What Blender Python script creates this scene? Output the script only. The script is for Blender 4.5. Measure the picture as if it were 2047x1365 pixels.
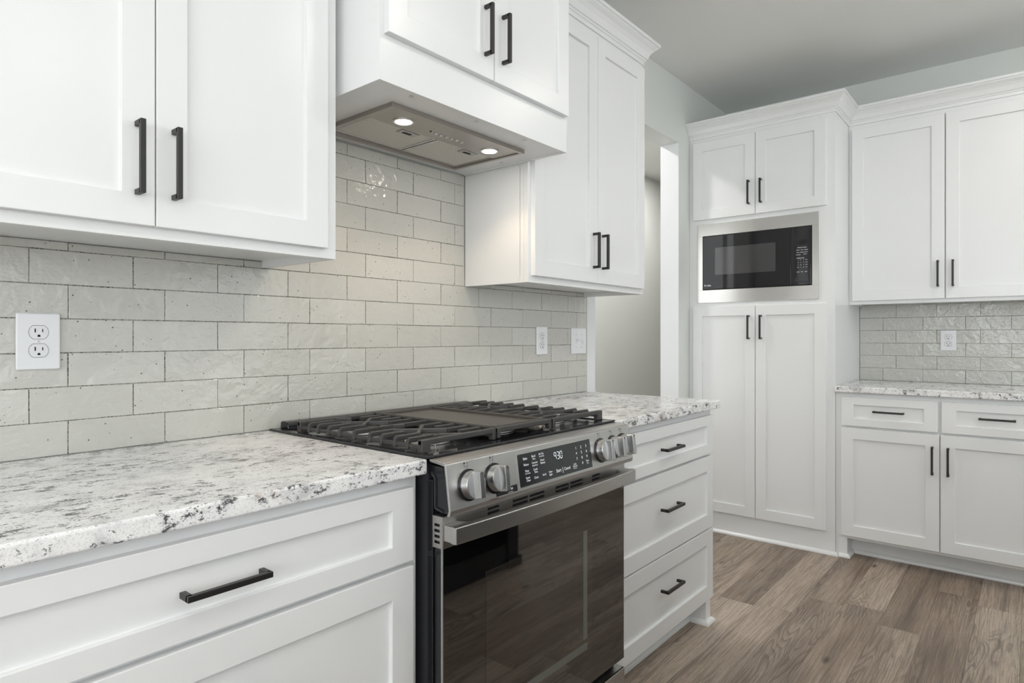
import bpy, bmesh, math, random
from mathutils import Vector, Matrix
random.seed(7)
for o in list(bpy.data.objects): bpy.data.objects.remove(o)
SC = bpy.context.scene
COL = SC.collection
# ------------------------------------------------------------------ camera
F_PX, TH, HOR = 1257.96, 0.879, 674.14
cd = bpy.data.cameras.new('camera'); cam = bpy.data.objects.new('camera', cd); COL.objects.link(cam)
cam.location = (0, -1.6425, 1.1732); cam.rotation_euler = (math.pi/2, 0, -TH)
cd.sensor_width = 36; cd.lens = F_PX/2047*36; cd.shift_y = -(682.5-HOR)/2047; cd.clip_start = .02
SC.camera = cam
SC.view_settings.view_transform = 'Standard'; SC.view_settings.look = 'None'
SC.view_settings.gamma = 1; SC.view_settings.use_curve_mapping = False
SC.view_settings.exposure = 0.42
W_STR, WIN_L, WIN_R, WIN_HALL, CAN, HOODL = 0.35, 3.6, 1.30, 1.2, 100.0, 21.0
w = bpy.data.worlds.new('world'); SC.world = w; w.use_nodes = True
w.node_tree.nodes['Background'].inputs[0].default_value = (.85, .92, 1, 1)
w.node_tree.nodes['Background'].inputs[1].default_value = W_STR

# ------------------------------------------------------------------ node helper
def new_mat(name):
    m = bpy.data.materials.new(name); m.use_nodes = True
    nt = m.node_tree; b = nt.nodes['Principled BSDF']
    return m, nt, b
def nd(nt, typ, ins=None, **kw):
    n = nt.nodes.new(typ)
    for k, v in kw.items(): setattr(n, k, v)
    if ins:
        for k, v in ins.items():
            if hasattr(v, 'is_output') or isinstance(v, bpy.types.NodeSocket): nt.links.new(v, n.inputs[k])
            else: n.inputs[k].default_value = v
    return n
def mth(nt, op, a, b=None, c=None):
    ins = {0: a}
    if b is not None: ins[1] = b
    if c is not None: ins[2] = c
    return nd(nt, 'ShaderNodeMath', ins, operation=op).outputs[0]
def ramp(nt, fac, stops, interp='LINEAR'):
    r = nd(nt, 'ShaderNodeValToRGB', {0: fac}); cr = r.color_ramp; cr.interpolation = interp
    while len(cr.elements) < len(stops): cr.elements.new(.5)
    for e, (p, c) in zip(cr.elements, stops):
        e.position = p; e.color = (c, c, c, 1) if isinstance(c, (int, float)) else (*c, 1)
    return r.outputs[0]
def mixc(nt, f, a, b, mode='MIX'):
    n = nd(nt, 'ShaderNodeMix', data_type='RGBA', blend_type=mode)
    for k, v in ((0, f), (6, a), (7, b)):
        if isinstance(v, bpy.types.NodeSocket): nt.links.new(v, n.inputs[k])
        else: n.inputs[k].default_value = (*v, 1) if isinstance(v, tuple) else v
    return n.outputs[2]
def coords(nt, scale=(1, 1, 1), rot=(0, 0, 0)):
    g = nd(nt, 'ShaderNodeNewGeometry').outputs['Position']
    return nd(nt, 'ShaderNodeMapping', {'Vector': g, 'Scale': scale, 'Rotation': rot}).outputs[0]
def noise(nt, vec, scale, detail=3, rough=.5, dist=0):
    return nd(nt, 'ShaderNodeTexNoise', {'Vector': vec, 'Scale': scale, 'Detail': detail, 'Roughness': rough, 'Distortion': dist}).outputs['Fac']
def simple(name, col, rough=.5, metal=0, bump=0, bscale=60, spec=None, ior=None, coat=0):
    m, nt, b = new_mat(name)
    v = coords(nt)
    n = noise(nt, v, 7, 2)
    c0 = tuple(x*.985 for x in col)
    nt.links.new(mixc(nt, n, c0, tuple(col)), b.inputs['Base Color'])
    b.inputs['Roughness'].default_value = rough; b.inputs['Metallic'].default_value = metal
    if spec is not None: b.inputs['Specular IOR Level'].default_value = spec
    if ior: b.inputs['IOR'].default_value = ior
    if coat: b.inputs['Coat Weight'].default_value = coat; b.inputs['Coat Roughness'].default_value = .05
    if bump:
        bn = nd(nt, 'ShaderNodeBump', {'Height': noise(nt, v, bscale, 3), 'Strength': bump, 'Distance': .002})
        nt.links.new(bn.outputs[0], b.inputs['Normal'])
    return m
def emis(name, col, strength):
    m, nt, b = new_mat(name)
    b.inputs['Base Color'].default_value = (.8, .8, .8, 1)
    b.inputs['Emission Color'].default_value = (*col, 1); b.inputs['Emission Strength'].default_value = strength
    return m

M_CAB = simple('cabinet_paint', (.845, .855, .855), .27, bump=.02, bscale=25)
M_WALL = simple('wall_paint', (.80, .83, .80), .55, bump=.06, bscale=220)
M_CEIL = simple('ceiling_paint', (.86, .87, .85), .7, bump=.05, bscale=200)
M_TRIM = simple('trim_paint', (.84, .85, .85), .3)
M_JAMB = simple('jamb_paint', (.82, .84, .85), .4)
M_BLACK = simple('matte_black_metal', (.018, .017, .017), .38, spec=.5)
M_IRON = simple('cast_iron', (.045, .043, .042), .42, bump=.25, bscale=900, spec=.6)
M_GRID = simple('griddle_coating', (.085, .076, .068), .42, bump=.1, bscale=700)
M_ENAMEL = simple('black_enamel', (.012, .013, .016), .13)
M_DARK = simple('dark_side_steel', (.028, .028, .034), .5, bump=.35, bscale=900)
M_SLOT = simple('slot_black', (.004, .004, .004), .7)
M_GLASSK = simple('black_glass', (.004, .004, .0045), .03, ior=2.3)
M_DISP = simple('display_glass', (.022, .024, .027), .12, ior=1.5)
M_PLAST = simple('white_plastic', (.83, .84, .86), .28)
M_SOCK = simple('socket_plastic', (.80, .81, .83), .3)
M_ALU = simple('burner_aluminium', (.62, .61, .59), .33, metal=.85)
M_SCREW = simple('nickel_screw', (.6, .6, .6), .3, metal=1)
M_TXT = emis('panel_print', (.8, .85, .9), .35)
M_DIG = emis('clock_digits', (.8, .9, 1.0), .9)
M_TXTD = simple('dark_print', (.03, .03, .03), .5)
M_TXTR = simple('maroon_print', (.16, .03, .03), .5)
M_STK = simple('sticker_black', (.012, .012, .012), .3)
M_INNER = simple('inner_glass_reflection', (.12, .125, .118), .08, ior=2.0)  # pale tone standing in for a reflection in the oven glass
M_MWGL = simple('microwave_glass', (.010, .010, .012), .04, ior=1.45)
M_ISL = simple('island_paint', (.012, .012, .013), .35)
M_CANT = simple('can_trim', (.8, .8, .8), .4)
M_LAMP = emis('downlight_fill_glow', (1, .96, .91), CAN)
M_LAMP2 = emis('hall_fill_glow', (1, .95, .93), 200)
M_HLAMP = emis('hood_lamp_glow', (1, .88, .74), 45)
M_WIN = emis('window_daylight', (.93, .965, 1), WIN_L)
M_WIN2 = emis('window_daylight_rear', (.93, .965, 1), WIN_R)
M_WIN3 = emis('window_fill_hall', (.95, .97, 1), WIN_HALL)
M_MWWIN = simple('microwave_window', (.045, .044, .046), .06, ior=1.6)
M_MWPAN = simple('microwave_panel', (.014, .014, .016), .05, ior=1.5)

def steel(name, axis, col=(.55, .545, .54), r0=.2, r1=.34):
    m, nt, b = new_mat(name)
    sc = {'x': (2.5, 800, 800), 'y': (800, 2.5, 800), 'z': (800, 800, 2.5)}[axis]
    n = noise(nt, coords(nt, sc), 1.0, 2)
    nt.links.new(mixc(nt, n, tuple(c*.97 for c in col), tuple(c*1.03 for c in col)), b.inputs['Base Color'])
    b.inputs['Roughness'].default_value = (r0+r1)/2
    b.inputs['Metallic'].default_value = 1
    return m
M_STEEL = steel('brushed_steel', 'x', (.54, .53, .52), .32, .38)
M_STEELD = steel('brushed_steel_dark', 'x', (.50, .485, .475), .3, .4)
M_STEELY = steel('brushed_steel_wide', 'y', (.60, .59, .57), .16, .26)
M_KNOB = steel('knob_steel', 'z', (.52, .52, .52), .2, .3)
M_HOOD = steel('hood_steel', 'x', (.42, .39, .36), .25, .36)

def granite():
    m, nt, b = new_mat('granite')
    v = coords(nt); vs = coords(nt, (.6, 1.0, 1.0), (0, 0, .25))
    # milky base with soft grey drifts
    base = ramp(nt, noise(nt, v, 17, 5, .62), [(.32, (.58, .58, .59)), (.46, (.84, .84, .84)), (.62, (.92, .92, .915))])
    grain = ramp(nt, noise(nt, v, 300, 3, .7), [(.34, (.62, .62, .63)), (.47, (1, 1, 1))])
    c = mixc(nt, .75, base, grain, 'MULTIPLY')
    patch = ramp(nt, noise(nt, vs, 9, 3, .6, .6), [(.42, 0), (.58, 1)])
    m1 = noise(nt, vs, 46, 5, .72, .25)
    spk = noise(nt, v, 210, 3, .7)
    d1 = mth(nt, 'ADD', mth(nt, 'SUBTRACT', m1, mth(nt, 'MULTIPLY_ADD', patch, -.070, .613)), mth(nt, 'MULTIPLY', mth(nt, 'SUBTRACT', spk, .5), .40))
    halo = nd(nt, 'ShaderNodeClamp', {0: mth(nt, 'MULTIPLY', mth(nt, 'ADD', d1, .04), 9)}).outputs[0]
    c = mixc(nt, mth(nt, 'MULTIPLY', halo, .45), c, (.34, .34, .36))
    f1 = nd(nt, 'ShaderNodeClamp', {0: mth(nt, 'MULTIPLY', d1, 20)}).outputs[0]
    c = mixc(nt, mth(nt, 'MULTIPLY', f1, .86), c, (.028, .028, .032))
    m2 = noise(nt, vs, 150, 4, .7, .3)
    f2 = nd(nt, 'ShaderNodeClamp', {0: mth(nt, 'MULTIPLY', mth(nt, 'SUBTRACT', m2, mth(nt, 'MULTIPLY_ADD', patch, -.05, .635)), 26)}).outputs[0]
    c = mixc(nt, mth(nt, 'MULTIPLY', f2, .85), c, (.05, .05, .055))
    tn = ramp(nt, noise(nt, vs, 4.5, 5, .6, 1.5), [(.575, 0), (.64, 1)])
    tf = mth(nt, 'MULTIPLY', tn, ramp(nt, noise(nt, vs, 60, 4, .7), [(.42, 0), (.58, .65)]))
    c = mixc(nt, tf, c, (.30, .225, .18))
    nt.links.new(c, b.inputs['Base Color'])
    b.inputs['Roughness'].default_value = .2; b.inputs['Specular IOR Level'].default_value = .3
    return m
M_GRAN = granite()

def tile_mat():
    m, nt, b = new_mat('glazed_tile')
    v = coords(nt)
    rnd = nd(nt, 'ShaderNodeAttribute', attribute_name='tone').outputs['Fac']
    c = ramp(nt, rnd, [(0, (.535, .535, .495)), (1, (.585, .585, .545))])
    c = mixc(nt, mth(nt, 'MULTIPLY', noise(nt, v, 22, 3, .6), .35), c, (.62, .62, .585))
    pits = nd(nt, 'ShaderNodeTexVoronoi', {'Vector': v, 'Scale': 55, 'Randomness': 1})
    pf = ramp(nt, pits.outputs['Distance'], [(.065, 1), (.10, 0)])
    keep = ramp(nt, pits.outputs['Color'], [(.15, 0), (.2, 1)])
    pf = mth(nt, 'MULTIPLY', pf, keep)
    c = mixc(nt, pf, c, (.11, .10, .085))
    nt.links.new(c, b.inputs['Base Color'])
    nt.links.new(mth(nt, 'MULTIPLY_ADD', noise(nt, v, 60, 2), .10, .06), b.inputs['Roughness'])
    h1 = noise(nt, v, 26, 2, .5, .4)
    h2 = noise(nt, coords(nt, (1, 1, 1.6)), 105, 2, .5, .5)
    amp = ramp(nt, noise(nt, v, 7, 1), [(.35, .15), (.7, 1)])
    h = mth(nt, 'ADD', mth(nt, 'MULTIPLY', h1, 1.5), mth(nt, 'MULTIPLY', mth(nt, 'MULTIPLY', h2, amp), .42))
    h = mth(nt, 'SUBTRACT', h, mth(nt, 'MULTIPLY', pf, .3))
    bn = nd(nt, 'ShaderNodeBump', {'Height': h, 'Strength': .9, 'Distance': .003})
    nt.links.new(bn.outputs[0], b.inputs['Normal'])
    return m
M_TILE = tile_mat()
def grout_mat():
    m, nt, b = new_mat('grout')
    v = coords(nt)
    c = ramp(nt, noise(nt, v, 260, 3, .7), [(.40, (.05, .042, .032)), (.53, (.36, .35, .31))])
    nt.links.new(c, b.inputs['Base Color']); b.inputs['Roughness'].default_value = .85
    return m
M_GROUT = grout_mat()

def floor_mat():
    m, nt, b = new_mat('oak_plank_floor')
    g = nd(nt, 'ShaderNodeNewGeometry').outputs['Position']
    s = nd(nt, 'ShaderNodeSeparateXYZ', {0: g}); X, Y = s.outputs[0], s.outputs[1]
    PW, PL = .1515, 1.22
    yy = mth(nt, 'DIVIDE', mth(nt, 'ADD', Y, 1.152+PW*100), PW)
    row = mth(nt, 'FLOOR', yy); fy = mth(nt, 'FRACT', yy)
    r1 = nd(nt, 'ShaderNodeTexWhiteNoise', {'W': row}, noise_dimensions='1D').outputs['Value']
    xx = mth(nt, 'ADD', mth(nt, 'DIVIDE', mth(nt, 'ADD', X, 50.0), PL), mth(nt, 'MULTIPLY', r1, 7.3))
    colm = mth(nt, 'FLOOR', xx); fx = mth(nt, 'FRACT', xx)
    idv = nd(nt, 'ShaderNodeCombineXYZ', {0: row, 1: colm}).outputs[0]
    wn = nd(nt, 'ShaderNodeTexWhiteNoise', {'Vector': idv}, noise_dimensions='3D')
    rv = wn.outputs['Value']; rc = wn.outputs['Color']
    off = nd(nt, 'ShaderNodeVectorMath', {0: rc, 1: (37, 23, 11)}, operation='MULTIPLY').outputs[0]
    p = nd(nt, 'ShaderNodeVectorMath', {0: g, 1: off}, operation='ADD').outputs[0]
    def st(sc): return nd(nt, 'ShaderNodeMapping', {'Vector': p, 'Scale': sc}).outputs[0]
    # cathedral figure: rings of a strongly stretched, warped field
    warp = noise(nt, st((1.0, 8.5, 1)), 1.0, 2, .45, .3)
    rings = mth(nt, 'FRACT', mth(nt, 'MULTIPLY', warp, 26))
    rings = ramp(nt, rings, [(0, .25), (.16, .0), (.5, .75), (1, 1)])
    mask = ramp(nt, noise(nt, st((.9, 6, 1)), 1.2, 3, .5), [(.47, 0), (.62, 1)])
    fine = noise(nt, st((6, 300, 1)), 1.0, 4, .65)
    mid = noise(nt, st((1.0, 30, 1)), 1.0, 4, .6, .6)
    big = noise(nt, st((1.0, 5.5, 1)), 1.2, 3, .5)
    tone = mth(nt, 'MULTIPLY_ADD', rv, .42, mth(nt, 'MULTIPLY', big, .9))
    c = ramp(nt, tone, [(.28, (.16, .113, .080)), (.50, (.33, .25, .19)), (.72, (.48, .385, .305)), (.95, (.56, .465, .375))])
    c = mixc(nt, mth(nt, 'MULTIPLY', ramp(nt, fine, [(.38, 1), (.56, 0)]), .55), c, (.085, .064, .050))
    c = mixc(nt, mth(nt, 'MULTIPLY', ramp(nt, fine, [(.55, 0), (.75, 1)]), .35), c, (.48, .43, .38))
    c = mixc(nt, mth(nt, 'MULTIPLY', ramp(nt, mid, [(.30, 1), (.46, 0)]), .55), c, (.065, .045, .034))
    c = mixc(nt, mth(nt, 'MULTIPLY', mth(nt, 'SUBTRACT', 1.0, rings), mth(nt, 'MULTIPLY', mask, .55)), c, (.07, .05, .038))
    spc = noise(nt, st((60, 900, 1)), 1.0, 2, .6)
    c = mixc(nt, mth(nt, 'MULTIPLY', ramp(nt, spc, [(.36, 1), (.5, 0)]), .35), c, (.11, .085, .065))
    kn = nd(nt, 'ShaderNodeTexVoronoi', {'Vector': st((1.5, 4.2, 1)), 'Scale': 1.6, 'Randomness': 1})
    kf = ramp(nt, kn.outputs['Distance'], [(.03, 1), (.10, 0)])
    c = mixc(nt, mth(nt, 'MULTIPLY', kf, .8), c, (.035, .024, .018))
    e1 = mth(nt, 'MINIMUM', fy, mth(nt, 'SUBTRACT', 1.0, fy)); e1 = mth(nt, 'MULTIPLY', e1, PW)
    e2 = mth(nt, 'MINIMUM', fx, mth(nt, 'SUBTRACT', 1.0, fx)); e2 = mth(nt, 'MULTIPLY', e2, PL)
    e = mth(nt, 'MINIMUM', e1, e2)
    ef = ramp(nt, mth(nt, 'MULTIPLY', e, 100), [(.05, 1), (.13, 0)])
    c = mixc(nt, mth(nt, 'MULTIPLY', ef, .55), c, (.05, .04, .03))
    nt.links.new(c, b.inputs['Base Color'])
    nt.links.new(mth(nt, 'MULTIPLY_ADD', fine, .15, .38), b.inputs['Roughness'])
    h = mth(nt, 'SUBTRACT', fine, mth(nt, 'MULTIPLY', ef, 1.5))
    bn = nd(nt, 'ShaderNodeBump', {'Height': h, 'Strength': .25, 'Distance': .001})
    nt.links.new(bn.outputs[0], b.inputs['Normal'])
    return m
M_FLOOR = floor_mat()

def dots_mat(name, plane, pitch, cbase, chole, metal, rough, lo, hi):
    m, nt, b = new_mat(name)
    g = nd(nt, 'ShaderNodeNewGeometry').outputs['Position']; s = nd(nt, 'ShaderNodeSeparateXYZ', {0: g})
    a, c2 = s.outputs[plane[0]], s.outputs[plane[1]]
    k = 2*math.pi/pitch
    sa = mth(nt, 'SINE', mth(nt, 'MULTIPLY', a, k)); sb = mth(nt, 'SINE', mth(nt, 'MULTIPLY', c2, k))
    f = mth(nt, 'MULTIPLY_ADD', mth(nt, 'MULTIPLY', sa, sb), .5, .5)
    f = ramp(nt, f, [(lo, 0), (hi, 1)])
    nt.links.new(mixc(nt, f, cbase, chole), b.inputs['Base Color'])
    b.inputs['Metallic'].default_value = metal; b.inputs['Roughness'].default_value = rough
    if not metal: b.inputs['IOR'].default_value = 2.3
    return m
M_FILT = dots_mat('filter_mesh', (0, 1), .0052, (.80, .77, .72), (.06, .055, .05), .3, .45, .60, .74)
M_OVWIN = dots_mat('oven_window', (0, 2), .0026, (.006, .0055, .005), (.05, .041, .035), 0, .035, .55, .7)

# ------------------------------------------------------------------ mesh helper
ORG = [Vector((0, 0, 0))]
def idm(p): return p
def mapA(p): return (p[0], -p[1], p[2])          # (along, out, up) on the range wall
def mapB(p): return (-p[1], -p[0], p[2])         # (along, out, up) on the pantry wall
class MB:
    def __init__(s, mp=idm): s.bm = bmesh.new(); s.mp = mp
    def _add(s, other):
        me = bpy.data.meshes.new('t'); other.to_mesh(me); other.free(); s.bm.from_mesh(me); bpy.data.meshes.remove(me)
    def _fin(s, b, bev=0, seg=2, ang=30):
        if bev:
            bmesh.ops.recalc_face_normals(b, faces=b.faces)
            es = [e for e in b.edges if len(e.link_faces) == 2 and e.calc_face_angle(0) > math.radians(ang)]
            bmesh.ops.bevel(b, geom=es, offset=bev, segments=seg, profile=.5, affect='EDGES', clamp_overlap=True)
        for v in b.verts: v.co = Vector(s.mp(v.co))
        bmesh.ops.recalc_face_normals(b, faces=b.faces)
        s._add(b)
    def box(s, x0, x1, y0, y1, z0, z1, bev=0, seg=2):
        b = bmesh.new(); r = bmesh.ops.create_cube(b, size=1)
        for v in b.verts: v.co = Vector((x0+(v.co.x+.5)*(x1-x0), y0+(v.co.y+.5)*(y1-y0), z0+(v.co.z+.5)*(z1-z0)))
        s._fin(b, bev, seg); return s
    def prism(s, pts, axis, a0, a1, bev=0, seg=2, ang=30):
        """pts: 2D outline; axis 0: (y,z) along x; 1: (x,z) along y; 2: (x,y) along z"""
        b = bmesh.new()
        def mk(p, a):
            return {0: (a, p[0], p[1]), 1: (p[0], a, p[1]), 2: (p[0], p[1], a)}[axis]
        A = [b.verts.new(mk(p, a0)) for p in pts]; B = [b.verts.new(mk(p, a1)) for p in pts]
        b.faces.new(A); b.faces.new(B[::-1]); n = len(pts)
        for i in range(n): b.faces.new((A[i], B[i], B[(i+1) % n], A[(i+1) % n]))
        s._fin(b, bev, seg, ang); return s
    def cyl(s, c, r, h, axis=2, seg=32, r2=None, bev=0, d=None):
        b = bmesh.new(); bmesh.ops.create_cone(b, cap_ends=True, segments=seg, radius1=r, radius2=r if r2 is None else r2, depth=h)
        q = Vector((0, 0, 1)).rotation_difference(Vector(d)) if d else {2: Matrix.Identity(3).to_quaternion(), 1: Matrix.Rotation(math.pi/2, 3, 'X').to_quaternion(), 0: Matrix.Rotation(math.pi/2, 3, 'Y').to_quaternion()}[axis]
        for v in b.verts: v.co = q @ v.co + Vector(c)
        s._fin(b, bev, 2, 50); return s
    def ring(s, c, ro, ri, h, axis=2, seg=40):
        b = bmesh.new(); L = []
        for r, z in ((ro, -h/2), (ro, h/2), (ri, h/2), (ri, -h/2)):
            L.append([b.verts.new((r*math.cos(2*math.pi*i/seg), r*math.sin(2*math.pi*i/seg), z)) for i in range(seg)])
        for k in range(4):
            A, B = L[k], L[(k+1) % 4]
            for i in range(seg): b.faces.new((A[i], A[(i+1) % seg], B[(i+1) % seg], B[i]))
        q = {2: Matrix.Identity(3), 1: Matrix.Rotation(math.pi/2, 3, 'X'), 0: Matrix.Rotation(math.pi/2, 3, 'Y')}[axis]
        for v in b.verts: v.co = q @ v.co + Vector(c)
        s._fin(b); return s
    def bar(s, p, q, w, z0, z1, bev=.0015):
        """horizontal bar of width w from p to q (xy) between heights"""
        p, q = Vector(p), Vector(q); d = (q-p).normalized(); n = Vector((-d.y, d.x))*w/2
        return s.prism([tuple(p+n), tuple(q+n), tuple(q-n), tuple(p-n)], 2, z0, z1, bev, 2)
    def shaker(s, a0, a1, z0, z1, b0, b1, st=.0585, rail=None, rec=.0105):
        """shaker front; outward coordinate b0 (back) .. b1 (face)"""
        rail = st if rail is None else rail
        b = bmesh.new()
        def R(x0, x1, y, zz0, zz1): return [b.verts.new(c) for c in ((x0, y, zz0), (x1, y, zz0), (x1, y, zz1), (x0, y, zz1))]
        bk = R(a0, a1, b0, z0, z1); fo = R(a0, a1, b1, z0, z1)
        fi = R(a0+st, a1-st, b1, z0+rail, z1-rail); pn = R(a0+st, a1-st, b1-rec, z0+rail, z1-rail)
        b.faces.new(bk)
        for A, B in ((bk, fo), (fo, fi), (fi, pn)):
            for i in range(4): b.faces.new((A[i], A[(i+1) % 4], B[(i+1) % 4], B[i]))
        b.faces.new(pn)
        s._fin(b, .0014, 2); return s
    def pull(s, a, b, z, L=.138, horiz=False, proj=.031, w=.0095):
        """square bar pull; (a, z) = centre, b = face it stands on"""
        if horiz:
            s.box(a-L/2, a+L/2, b+proj-.0095, b+proj, z-w/2, z+w/2, .0007)
            for q in (-1, 1):
                s.box(*(sorted((a+q*L/2, a+q*(L/2-.0095)))), b, b+proj-.004, z-w/2, z+w/2, .0007)
        else:
            s.box(a-w/2, a+w/2, b+proj-.0095, b+proj, z-L/2, z+L/2, .0007)
            for q in (-1, 1):
                s.box(a-w/2, a+w/2, b, b+proj-.004, *(sorted((z+q*L/2, z+q*(L/2-.0095)))), .0007)
        return s
    def sweep(s, path, prof, closed=False):
        """prof: list of (out, up); path: list of (point xy, outward mitre vector)"""
        b = bmesh.new(); rows = []
        for (px, py), (nx, ny) in path: rows.append([b.verts.new((px+nx*o, py+ny*o, u)) for o, u in prof])
        n = len(prof)
        for i in range(len(rows)-1):
            for k in range(n): b.faces.new((rows[i][k], rows[i+1][k], rows[i+1][(k+1) % n], rows[i][(k+1) % n]))
        b.faces.new(rows[0]); b.faces.new(rows[-1][::-1])
        s._fin(b); return s
    def text(s, txt, size, fn, ax='CENTER', sx=1.0):
        cu = bpy.data.curves.new('t', 'FONT'); cu.body = txt; cu.size = size; cu.align_x = ax; cu.align_y = 'CENTER'; cu.resolution_u = 2
        ob = bpy.data.objects.new('t', cu); COL.objects.link(ob)
        dg = bpy.context.evaluated_depsgraph_get(); me = bpy.data.meshes.new_from_object(ob.evaluated_get(dg))
        bpy.data.objects.remove(ob); bpy.data.curves.remove(cu)
        for v in me.vertices: v.co = Vector(fn(v.co.x*sx, v.co.y))
        s.bm.from_mesh(me); bpy.data.meshes.remove(me); return s
    def build(s, name, mat, parent=None, smooth=False, root=None):
        me = bpy.data.meshes.new(name)
        o = bpy.data.objects.new(name, me); COL.objects.link(o)
        if parent is None:
            xs = [v.co for v in s.bm.verts]
            org = Vector(((min(v.x for v in xs)+max(v.x for v in xs))/2, (min(v.y for v in xs)+max(v.y for v in xs))/2, min(v.z for v in xs)))
            o.location = org
        else:
            r = parent
            while r.parent: r = r.parent
            org = r.location; o.parent = parent
        for v in s.bm.verts: v.co = v.co - org
        s.bm.to_mesh(me); s.bm.free()
        me.materials.append(mat)
        if smooth:
            for p in me.polygons: p.use_smooth = True
        return o
def thing(name, loc, label, cat, group=None):
    o = bpy.data.objects.new(name, None); COL.objects.link(o); o.location = loc; o.empty_display_size = .1
    o['label'] = label; o['category'] = cat
    if group: o['group'] = group
    return o
def tag(o, label, cat, group=None, kind=None):
    o['label'] = label; o['category'] = cat
    if group: o['group'] = group
    if kind: o['kind'] = kind
    return o
def struct(o): o['kind'] = 'structure'; return o

# ------------------------------------------------------------------ room shell
ZC = 2.7243
XW = 4.3233+.008
XL, YR, YH, XHE = -2.4, -4.9, 1.235, 7.0
struct(MB().box(XL, XHE, YR, YH, -.06, 0).build('floor', M_FLOOR))
struct(MB().box(XL, XHE, YR, YH, ZC, ZC+.06).build('ceiling', M_CEIL))
wb = MB()
OX0, OX1, OZ = 2.617, 3.556, 2.344
wb.box(XL, OX0, .008, .118, 0, ZC); wb.box(OX0, OX1, .008, .118, OZ, ZC); wb.box(OX1, XW, .008, .118, 0, ZC)
# plaster past the end of the tile comes forward to the tile face
wb.box(2.5445, OX0, 0, .0085, 0, ZC); wb.box(OX0, OX1, 0, .0085, OZ, ZC); wb.box(OX1, XW, 0, .0085, 0, ZC)
struct(wb.build('wall_back', M_WALL))
struct(MB().box(OX1-.003, OX1, 0, .118, 0, OZ-.0005).box(2.5445, OX0-.001, -.0008, 0, 0, 1.45).build('trim_1', M_JAMB))
wr = MB(); wr.box(XW, XW+.12, YR, .118, 0, ZC); wr.box(XW-.008, XW, YR, -1.757, 0, ZC); wr.box(XW-.008, XW, -1.757, 0, 2.0, ZC)
struct(wr.build('wall_right', M_WALL))
struct(MB().box(XL, XHE, YH, YH+.1, 0, ZC).build('wall_hall', M_WALL))
struct(MB().box(XHE, XHE+.1, YR, YH, 0, ZC).build('wall_hall_end', M_WALL))
struct(MB().box(XL-.1, XL, YR, YH, 0, ZC).build('wall_left', M_WALL))
struct(MB().box(XL, XHE, YR-.1, YR, 0, ZC).build('wall_rear', M_WALL))
def window(name, axis, c, a0, a1, z0, z1, mat, sgn):
    """axis 'x': the wall lies at x=c facing sgn"""
    fr = MB(); d = .03*sgn
    def bx(A0, A1, Z0, Z1, t0, t1):
        t0, t1 = sorted((c+t0*sgn, c+t1*sgn))
        (fr.box(t0, t1, A0, A1, Z0, Z1) if axis == 'x' else fr.box(A0, A1, t0, t1, Z0, Z1))
    for q in ((a0-.08, a0, z0-.08, z1+.08), (a1, a1+.08, z0-.08, z1+.08), (a0, a1, z0-.08, z0), (a0, a1, z1, z1+.08)): bx(*q, 0, .03)
    am = (a0+a1)/2; bx(am-.02, am+.02, z0, z1, 0, .025); zm = (z0+z1)/2; bx(a0, a1, zm-.015, zm+.015, 0, .025)
    f = struct(fr.build(name, M_TRIM))
    p = MB(); t0, t1 = sorted((c+.001*sgn, c+.01*sgn))
    (p.box(t0, t1, a0, a1, z0, z1) if axis == 'x' else p.box(a0, a1, t0, t1, z0, z1))
    p.build('window_pane', mat, f)
window('window_1', 'x', XL, -4.4, -3.0, 1.0, 2.3, M_WIN, 1)
window('window_2', 'x', XL, -2.5, -.9, .9, 2.3, M_WIN, 1)
window('window_3', 'y', YR, -2.1, -.5, .12, 2.5, M_WIN2, 1)
window('window_4', 'y', YR, -.1, 1.3, .12, 2.5, M_WIN2, 1)
window('window_added_6', 'y', YR, 2.5, 4.0, .5, 2.5, M_WIN2, 1)  # unseen window added to lift the light on the right side
struct(MB().box(1.2, 1.3, .119, YH-.001, .001, ZC-.001).build('wall_hall_added', M_WALL))  # unseen partition added to carry the hall's fill window
window('window_added_5', 'x', 1.3, .28, 1.08, .3, 2.2, M_WIN3, 1)  # unseen window added to brighten the jamb and hall
# recessed downlights out of view, added as fill for the kitchen and hall
for i, (x, y) in enumerate([(-.2, -2.0), (1.9, -1.75), (1.0, -3.1), (3.2, -1.9), (-1.3, -3.1), (-1.3, -1.0), (5.2, .65), (2.9, .65), (4.1, .65)]):
    lb = ['above the left end of the range aisle', 'above the right end of the range aisle', 'over the near side of the island', 'over the far right floor', 'over the open floor on the left', 'near the left window', 'over the far end of the hall', 'over the hall just past the doorway', 'over the middle of the hall'][i]
    t = thing('fill_downlight', (x, y, ZC), 'unseen round white recessed fill light '+lb, 'ceiling light', 'unseen recessed fill lights')
    MB().ring((x, y, ZC-.003), .085, .068, .006).build('trim_ring', M_CANT, t)
    MB().cyl((x, y, ZC-.0025), .0675, .004).build('lens', M_LAMP if y < 0 else M_LAMP2, t)

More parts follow.
